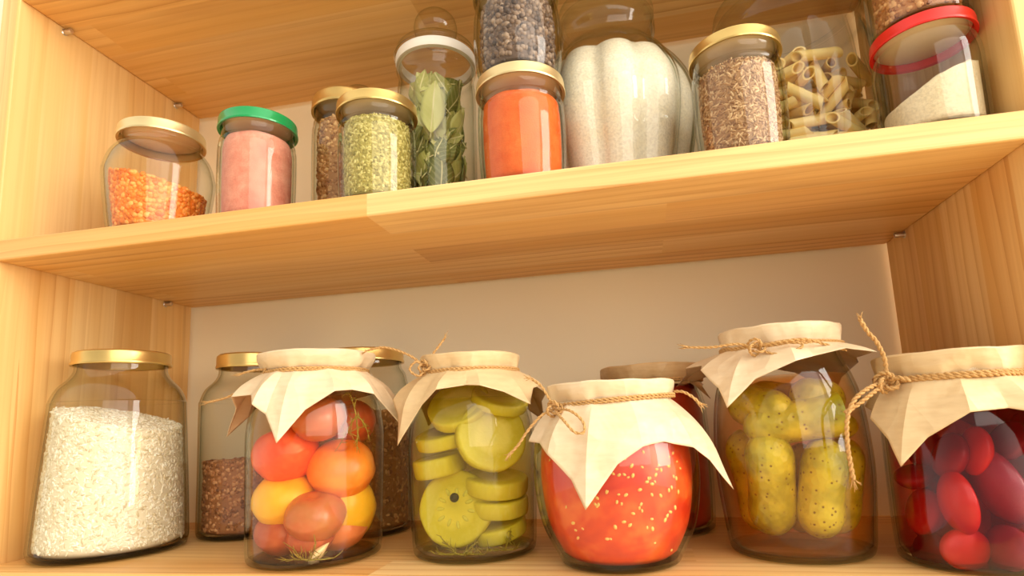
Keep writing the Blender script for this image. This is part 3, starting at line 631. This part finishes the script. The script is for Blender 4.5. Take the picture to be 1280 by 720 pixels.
twine_ring(sauce_jar, .1135, .0436, 2, [[K(693, 511, -0.219), K(676, 520, -0.223), K(660, 538, -0.225), K(648, 556, -0.226), K(637, 568, -0.226)], [K(693, 511, -0.219), K(684, 494, -0.219), K(676, 482, -0.217), K(665, 474, -0.214)],
           [K(693, 511, -0.219), K(712, 513, -0.2400), K(728, 526, -0.2445), K(730, 540, -0.2470), K(718, 540, -0.2470), K(706, 527, -0.2435), K(694, 513, -0.221)], [K(843, 489, -0.214), K(855, 490, -0.219), K(868, 498, -0.221), K(876, 506, -0.221)]] + knot(K(693, 511, -0.221), .0042),
           [(K(637, 568, -0.226), (-.6, 0, -1)), (K(874, 504, -0.221), (1, 0, -.5)), (K(665, 474, -0.214), (-1, 0, .4))], tiltx=.05)
paper_cover(back_sauce_jar, .1475, .0475, .1330, .0438, .0585, math.radians(20), PAPER_B, (30, 10), .05, (), 11)
twine_ring(back_sauce_jar, .1330, .0436, 2)
paper_cover(cucumber_jar, .1625, .0437, .1480, .0412, .0815, math.radians(-130 - 45), PAPER_W, (72, 40), .05, [(136, 34, 6, 22, .1), (-40, 34, 2, 6, -.52), (-134, 26, -16, -14, 0), (-90, 20, -10, -8, .12)], 14)
twine_ring(cucumber_jar, .1475, .0410, 3, [[K(945, 434, -.195), K(920, 430, -.197), K(890, 434, -.196), K(858, 434, -.192)], [K(945, 434, -.195), K(965, 442, -.201), K(988, 440, -.203), K(1004, 431, -.203), K(985, 426, -.202), K(960, 430, -.2), K(945, 434, -.196)],
           [K(945, 434, -.195), K(970, 428, -.202), K(1005, 424, -.203), K(1030, 430, -.2), K(1058, 438, -.196)]] + knot(K(945, 434, -.198), .0044),
           [(K(859, 434, -.192), (-1, 0, 0))])
paper_cover(plum_jar, .1345, .0436, .1185, .0408, .0860, math.radians(-139 - 45), PAPER_T, (44, 16), .05, [(-139, 30, -2, 4, .0), (131, 44, -30, -14, -.6)], 17, xmax=W - .0012, amp=.0028)
twine_ring(plum_jar, .1185, .0408, 2, [[K(1108, 478, -.206), K(1106, 450, -.21), K(1096, 428, -.212), K(1084, 414, -.213), K(1075, 399, -.213)], [K(1108, 478, -.206), K(1088, 484, -.213), K(1068, 500, -.216), K(1059, 525, -.217), K(1060, 560, -.217), K(1067, 600, -.217)],
           [K(1108, 478, -.206), K(1090, 492, -.214), K(1072, 506, -.216), K(1056, 516, -.216)], [K(1108, 478, -.206), K(1122, 472, -.214), K(1138, 476, -.217)]] + knot(K(1108, 478, -.209), .0048),
           [(K(1067, 600, -.217), (.2, 0, -1)), (K(1075, 400, -.213), (-.4, 0, 1))], .0013)

# ------------------------------------------------------------------ upper shelf
def twist_prof(b, m, sh, zsh, n, zn, ztop):
    return [(b * .86, 0), (b * .96, .001), (b, .006), (m, zsh * .55), (m, zsh * .93), (sh, zsh), (n * 1.04, zn - .004), (n, zn), (n, ztop)]
lentil_jar = Jar('squat bellied glass jar of orange lentils with pale gold lid', .1195, -.180, ZS, [(.034, 0), (.0375, .001), (.0395, .006), (.0425, .0258), (.0460, .056), (.0455, .066), (.042, .078), (.0365, .0865), (.0345, .091), (.034, .094), (.034, .104)])
lentil_jar.lid(.0369, .0955, .1068, GOLD_PALE)
lentil_jar.fill('red_lentils', 'orange lentils sloping in the squat jar at left', 'lentils', grain_mat('orange_lentil', (222, 110, 26), (242, 142, 48), (250, 176, 92), .45), .0052, .054, (.0023, .0023, .0013), 2600, sx=-.28, nz=.001)
salt_jar = Jar('straight glass jar of pink salt with bright green lid', .2242, -.182, ZS, twist_prof(.0318, .0328, .0322, .074, .0306, .082, .098))
salt_jar.lid(.0338, .0895, .1005, GREEN_LID)
salt_jar.fill('pink_salt', 'pink salt filling the green-lidded jar', 'salt', powder('pink_salt', (222, 130, 106), (240, 168, 142), .8, 1100), .0052, .080, nz=.001)
coriander_jar = Jar('tall glass jar of brown seeds with gold lid behind herb jar', .2788, -.120, ZS, twist_prof(.0330, .0338, .0330, .115, .0312, .124, .142))
coriander_jar.lid(.0346, .1325, .1468, GOLD)
coriander_jar.fill('brown_seeds', 'brown seeds filling the tall jar behind the herbs', 'seeds', grain_mat('brown_seed', (140, 92, 44), (184, 134, 78), (214, 170, 112)), .0066, .121, (.0024, .0017, .0017), 2300, nz=.001)
herb_jar = Jar('straight glass jar of dried green herbs with gold lid', .3449, -.190, ZS, twist_prof(.0312, .0325, .0318, .068, .0312, .075, .088))
herb_jar.lid(.0342, .0822, .0925, GOLD)
herb_jar.fill('dried_herbs', 'crumbled green dried herbs in the gold-lidded jar', 'herbs', grain_mat('dried_herb', (128, 116, 48), (176, 162, 84), (212, 200, 128), .7), .0052, .0725, (.0021, .0011, .0005), 5000, nz=.001)

def knob_jar(x, y, sc, label):
    j = Jar(label, x, y, ZS, [(a * sc, z * sc) for a, z in [(.031, 0), (.0352, .001), (.0364, .006), (.0368, .054), (.0375, .124), (.0372, .140), (.0362, .150), (.0372, .156), (.0382, .159), (.0382, .163)]])
    b = MB(); b.add(*lathe([(q * sc, z * sc) for q, z in [(.0340, .1652), (.0384, .1652), (.0390, .1672), (.0390, .1722), (.0384, .1742), (.0340, .1742), (.0335, .170), (.0340, .1652)]], 72)); b.build('seal_ring', SEAL, j.root, sharp=40)
    b = MB(); P = [(0, .1744), (.0375, .1744), (.0388, .176), (.0388, .180), (.037, .183), (.030, .1855), (.018, .188), (.0125, .1895), (.0105, .1915), (.0122, .194), (.0178, .198), (.0208, .204), (.0212, .209), (.0195, .216), (.0150, .2215), (.008, .2245), (0, .2252)]
    b.add(*lathe([(q * sc, z * sc) for q, z in smooth(P, 3)], 72)); b.build('lid', GLASS_OLD[0], j.root); return j
bay_jar = knob_jar(.3760, -.125, 1.0, 'tall glass jar of bay leaves with round glass knob lid')
knob_jar(.2562, -.050, .93, 'glass jar with knob lid hidden behind the brown seed jar')

def leaf_mat(name, a, b):
    m = NT(name); v = m.coord(); s = m.n('ShaderNodeSeparateXYZ', {0: v}); n = m.noise(v, 90, 3)
    w = m.n('ShaderNodeTexWave', {'Vector': m.n('ShaderNodeCombineXYZ', {0: m.math('SUBTRACT', s.outputs[2], m.math('ABSOLUTE', s.outputs[0])), 1: 0.0, 2: 0.0}).outputs[0], 'Scale': 55.0, 'Distortion': .5}).outputs[1]
    c = m.mix(n, lin(a), lin(b)); c = m.mix(m.math('MULTIPLY', m.math('POWER', w, 6.0), .3), c, lin((214, 206, 140)))
    c = m.mix(m.math('LESS_THAN', m.math('ABSOLUTE', s.outputs[0]), .0006), c, lin((222, 214, 150)))
    return m.done(m.bsdf(c, .5, normal=m.bump(n, .2, .001)))
LEAF = [leaf_mat('bay_leaf_pale', (214, 212, 128), (196, 194, 108)), leaf_mat('bay_leaf_olive', (166, 164, 78), (188, 184, 98)), leaf_mat('bay_leaf_dark', (104, 110, 44), (136, 138, 62))]
def leaf_mesh(L, w, curl, fold):
    V, F = [], []; n, m = 14, 6
    for i in range(n + 1):
        t = i / n; hw = w * (math.sin(PI * min(max(t, .012), .988)) ** .8) * (1 - .25 * (t - .4))
        for k in range(m + 1):
            s = k / m * 2 - 1; V.append((s * hw, fold * abs(s) * hw + curl * ((t - .5) ** 2) * L + .0012 * math.sin(9 * t + 2 * s), (t - .5) * L))
    for i in range(n):
        for k in range(m): a = i * (m + 1) + k; F.append((a, a + 1, a + m + 2, a + m + 1))
    return V, F
def bay_leaf(p, L, w, mi, rot, label, group='bay leaves in the jar', curl=.4, fold=.25, lim=.0275):
    b = MB(); b.add(*leaf_mesh(L, w, curl, fold)); o = b.build('bay_leaf', LEAF[mi]); md = o.modifiers.new('s', 'SOLIDIFY'); md.thickness = .0004
    b2 = MB(); b2.add(*tube([(0, 0, -L * .5 - .005), (0, .0, -L * .5), (0, .0002, -L * .42)], [.0006, .0006, .0004], 6)); b2.build('stem', LEAF[mi], o)
    # keep every corner of the leaf inside the glass
    M = Matrix.Translation(Vector(p)) @ rot; V = np.array([M @ Vector(v) for v in leaf_mesh(L, w, curl, fold)[0]] + [M @ Vector((0, 0, -L * .5 - .005))])
    j = bay_jar; zlo, zhi = V[:, 2].min() - ZS - .0065, V[:, 2].max() - ZS - .150; dz = -zlo if zlo < 0 else (-zhi if zhi > 0 else 0)
    c = np.array(p); dx = dy = 0
    for _ in range(60):
        e = V[:, :2] + (dx, dy) - (j.x, j.y); d = np.linalg.norm(e, axis=1); k = d.argmax()
        if d[k] < lim: break
        dx -= e[k, 0] / d[k] * (d[k] - lim + .0002) * .7; dy -= e[k, 1] / d[k] * (d[k] - lim + .0002) * .7
    o.matrix_world = Matrix.Translation(Vector((dx, dy, dz))) @ M
    return tag(o, label, 'bay leaf', group)
def face(az, tilt, spin): return Matrix.Rotation(az, 4, 'Z') @ Matrix.Rotation(tilt, 4, 'X') @ Matrix.Rotation(spin, 4, 'Y')
cam_az = math.atan2(EYE[1] + .125, EYE[0] - .376) + PI / 2
bay_leaf(at(541, 132, -.157), .050, .0115, 0, face(cam_az, .05, .10), 'large pale upright bay leaf pressed to the front of its jar', None, -.12, .12, .0341)
GEN = 'dry olive bay leaf crowded in the knob-lidded jar around the large pale one'
for k in range(84):
    a = rng.uniform(0, 2 * PI) if k > 44 else cam_az - PI / 2 + rng.uniform(-1.5, 1.5); r = rng.uniform(.014, .031)
    bay_leaf((bay_jar.x + r * math.cos(a), bay_jar.y + r * math.sin(a), ZS + rng.uniform(.02, .148)), rng.uniform(.034, .052), rng.uniform(.009, .0135), int(rng.choice([0, 1, 1, 2, 2])), face(a + PI / 2 + rng.uniform(-.5, .5), rng.uniform(-.3, .3), rng.uniform(-1.2, 1.2)), GEN)

spice_jar = Jar('glass jar of orange spice powder with gold lid under the peppercorn jar', .4699, -.185, ZS, twist_prof(.0340, .0357, .0350, .070, .0338, .078, .091))
spice_jar.lid(.0370, .0855, .0958, GOLD_PALE)
spice_jar.fill('orange_spice', 'orange spice powder in the lower stacked jar', 'spice', powder('orange_spice', (224, 96, 34), (238, 122, 58)), .0052, .0745, sx=.0, nz=.0015)
pepper_jar = Jar('glass jar of peppercorns standing on the orange spice jar', .4695, -.185, ZS + .0960, [(.0285, 0), (.0315, .001), (.0330, .005), (.0358, .018), (.0368, .040), (.0362, .056), (.0345, .066), (.0335, .070), (.0335, .084)])
pepper_jar.lid(.0364, .0765, .0870, GOLD)
pepper_jar.fill('peppercorns', 'black and brown peppercorns in the upper stacked jar', 'peppercorns', grain_mat('mixed_peppercorn', (62, 46, 40), (112, 88, 70), (160, 136, 116), .5), .0052, .066, (.0024, .0023, .0022), 1900, nz=.001)

flour_jar = Jar('large ribbed glass jar of white flour behind the stacked spice jars', .5411, -.090, ZS, [(.054, 0), (.0595, .0015), (.0625, .008), (.0672, .040), (.0745, .078), (.0771, .1046), (.0735, .128), (.0607, .1527), (.0490, .166), (.0428, .175), (.0432, .183), (.0464, .190), (.0470, .196), (.0468, .206)], GLASS, (11, .10, .012, .172))
def glass_cap(j, r, z, h):
    b = MB(); P = [(0, z), (r * .86, z), (r * .88, z + .0012), (r, z + .0015), (r * 1.01, z + h * .4), (r, z + h * .75), (r * .92, z + h), (0, z + h)]
    b.add(*lathe(P, 80)); return b.build('lid', GLASS[0], j.root, sharp=40)
glass_cap(flour_jar, .0466, .2078, .012)
flour_jar.fill('flour', 'white flour filling the large ribbed jar', 'flour', powder('white_flour', (248, 236, 208), (252, 244, 224), .95, 500), .0052, .148, nz=.003)
cumin_jar = Jar('glass jar of cumin seeds with gold lid in front of pasta jar', .6389, -.185, ZS, twist_prof(.0318, .0336, .0330, .071, .0316, .079, .093))
cumin_jar.lid(.0341, .0870, .0968, GOLD)
cumin_jar.fill('cumin_seeds', 'brown cumin seeds filling the gold-lidded jar', 'cumin', grain_mat('cumin_seed', (124, 84, 50), (172, 130, 84), (216, 184, 140)), .0064, .0735, (.0027, .0007, .0007), 5200, nz=.001, gap=.0016)

pasta_jar = Jar('wide ribbed glass jar of penne pasta behind the cumin jar', .7050, -.092, ZS, [(.055, 0), (.0605, .0015), (.064, .008), (.0690, .036), (.0712, .075), (.0700, .108), (.0660, .132), (.0620, .148), (.0612, .156), (.0630, .164), (.0632, .176)], GLASS, (12, .08, .012, .150))
glass_cap(pasta_jar, .0632, .1778, .014)
def pasta_mat():
    m = NT('durum_pasta'); n = m.noise(m.coord(), 120, 2); return m.done(m.bsdf(m.mix(n, lin((250, 206, 112)), lin((254, 232, 164))), .4, sss=.15, sssr=(.006, .004, .001)))
PASTA = pasta_mat()
def penne_mesh(L=.034, R=.0044, t=.0011, n=18):
    V, F = [], []
    for r, sgn in ((R, 1), (R - t, -1)):
        for e in (-1, 1):
            for i in range(n):
                a = 2 * PI * i / n; rr = r * (1 + (.02 * (i % 2) if sgn > 0 else 0)); V.append((rr * math.cos(a), rr * math.sin(a), e * L / 2 + .8 * rr * math.cos(a)))
    for i in range(n):
        j = (i + 1) % n; F += [(i, j, n + j, n + i), (2 * n + j, 2 * n + i, 3 * n + i, 3 * n + j), (j, i, 2 * n + i, 2 * n + j), (n + i, n + j, 3 * n + j, 3 * n + i)]
    return V, F
b = MB(); b.add(*penne_mesh()); penne = b.build('penne', PASTA, sharp=40)
tag(penne, 'yellow penne tube among the pasta in the wide ribbed jar', 'pasta', 'penne tubes in the ribbed jar')
boxes, first, samples = [], True, np.zeros((0, 9, 3))
for lay in range(14):
    placed = 0
    for tr in range(1500):
        z =   .0125 + lay * .0078 + rng.uniform(-.002, .002); a = rng.uniform(0, 2 * PI); r = rng.choice([rng.uniform(.038, .056), rng.uniform(0, .036)], p=[.72, .28])
        c = np.array([pasta_jar.x + r * math.cos(a), pasta_jar.y + r * math.sin(a), ZS + z]); rad = np.array((math.cos(a), math.sin(a), 0)); tan = np.array((-math.sin(a), math.cos(a), 0))
        w = rng.random(); d = tan + rng.normal(0, .35, 3) * (1, 1, .5) if w < .32 else (rad + rng.normal(0, .4, 3) if w < .78 else np.array((0, 0, 1)) + rng.normal(0, .5, 3)); d /= np.linalg.norm(d)
        A, B = c - d * .0172, c + d * .0172
        lim = [pasta_jar.ri(max(q[2] - ZS, .004)) * .965 - .0056 for q in (A, B)]
        if any(math.hypot(q[0] - pasta_jar.x, q[1] - pasta_jar.y) > l for q, l in zip((A, B), lim)) or min(A[2], B[2]) < ZS + .0115 or max(A[2], B[2]) > ZS + .128 - .25 * (c[0] - pasta_jar.x + .05): continue
        S9 = A + (B - A) * np.linspace(0, 1, 9)[:, None]
        if len(samples):
            nb = samples[np.linalg.norm(samples[:, 4] - c, axis=1) < .045]
            if len(nb) and np.linalg.norm(nb.reshape(-1, 1, 3) - S9[None], axis=2).min() < .0070: continue
        samples = np.concatenate([samples, S9[None]]); boxes.append(c); o = penne if first else penne.copy()
        if not first: C.objects.link(o)
        first = False; o.matrix_world = Matrix.Translation(Vector(c)) @ Vector(d).to_track_quat('Z', 'Y').to_matrix().to_4x4() @ Matrix.Rotation(rng.uniform(0, 6), 4, 'Z'); placed += 1
        if placed > 26: break
print('penne', len(boxes))

red_lid_jar = Jar('nearly empty glass jar with bright red lid beside the right panel', .7655, -.190, ZS, [(.0275, 0), (.0312, .001), (.0325, .006), (.0330, .020), (.0334, .050), (.0330, .060), (.0312, .068), (.0300, .072), (.0300, .082)])
red_lid_jar.lid(.0328, .0735, .0830, RED_LID)
red_lid_jar.fill('cream_flour', 'cream coloured flour heaped in the red-lidded jar', 'flour', powder('cream_flour', (226, 206, 168), (238, 222, 190), .95, 500), .0052, .038, sx=.45, dome=.006, nz=.002)
top_jar = Jar('glass jar of brown grain standing on the red lid', .7660, -.190, ZS + .0832, [(.0265, 0), (.0298, .001), (.0312, .005), (.0316, .03), (.0316, .075), (.0300, .085), (.0290, .090), (.0290, .100)])
top_jar.lid(.0314, .0920, .1030, GOLD)
top_jar.fill('grain_flakes', 'brown grain in the jar stacked on the red lid', 'grain', grain_mat('grain_flake', (150, 92, 46), (196, 134, 80), (226, 176, 120)), .0052, .075, (.0024, .0018, .0014), 1600)

# ------------------------------------------------------------------ camera and light
cam = bpy.data.cameras.new('camera'); co = bpy.data.objects.new('camera', cam); C.objects.link(co)
M = Matrix([[RT[i], -DN[i], -FW[i], EYE[i]] for i in range(3)] + [[0, 0, 0, 1]]); co.matrix_world = M
cam.sensor_width = 36; cam.lens = FPX / 1280 * 36; cam.shift_x = -(CX - 640) / 1280; cam.shift_y = (CY - 360) / 1280; cam.clip_start = .01; cam.clip_end = 30
cam.dof.use_dof = True; cam.dof.focus_distance = .46; cam.dof.aperture_fstop = 16
bpy.context.scene.camera = co
def area(name, loc, tgt, sx, sy, power, col):
    l = bpy.data.lights.new(name, 'AREA'); l.shape = 'RECTANGLE'; l.size, l.size_y, l.energy, l.color = sx, sy, power, col
    o = bpy.data.objects.new(name, l); C.objects.link(o); o.location = loc; o.rotation_euler = (Vector(tgt) - Vector(loc)).to_track_quat('-Z', 'Y').to_euler(); return o
area('window_daylight', (1.9, -.66, .60), (.4, -.12, .28), .55, 1.1, 19, (1, .95, .86))
area('room_window_daylight', (1.5, -1.9, .85), (.4, -.15, .2), 1.7, 1.5, 22, (1, .94, .84))
w = bpy.data.worlds.new('room_daylight'); bpy.context.scene.world = w; w.use_nodes = True
wt = w.node_tree; bg = wt.nodes['Background']      # bright toward windows and ceiling; dim cone behind camera added to weaken glass reflections
tc = wt.nodes.new('ShaderNodeTexCoord'); dp = wt.nodes.new('ShaderNodeVectorMath'); dp.operation = 'DOT_PRODUCT'; dp.inputs[1].default_value = (.88, .12, .46)
dy = wt.nodes.new('ShaderNodeVectorMath'); dy.operation = 'DOT_PRODUCT'; dy.inputs[1].default_value = (-.05, -1, 0); ml = wt.nodes.new('ShaderNodeMath'); ml.operation = 'MULTIPLY'
def ranger(src, a, b, c, d):
    q = wt.nodes.new('ShaderNodeMapRange'); q.interpolation_type = 'SMOOTHSTEP'
    for n_, v_ in zip(('From Min', 'From Max', 'To Min', 'To Max'), (a, b, c, d)): q.inputs[n_].default_value = v_
    wt.links.new(src, q.inputs[0]); return q.outputs[0]
for q in (dp, dy): wt.links.new(tc.outputs['Generated'], q.inputs[0])
wt.links.new(ranger(dp.outputs['Value'], .15, .95, 1.38, 2.5), ml.inputs[0]); wt.links.new(ranger(dy.outputs['Value'], .50, .92, 1.0, .48), ml.inputs[1]); wt.links.new(ml.outputs[0], bg.inputs[1]); bg.inputs[0].default_value = (1, .93, .81, 1)
sc = bpy.context.scene
sc.view_settings.view_transform = 'Standard'; sc.view_settings.look = 'None'; sc.view_settings.exposure = -0.05; sc.view_settings.gamma = 1; sc.view_settings.use_curve_mapping = False
sc.cycles.max_bounces = 10; sc.cycles.transparent_max_bounces = 48; sc.cycles.diffuse_bounces = 5; sc.cycles.glossy_bounces = 4; sc.cycles.use_denoising = True
sc.cycles.caustics_reflective = False; sc.cycles.caustics_refractive = False
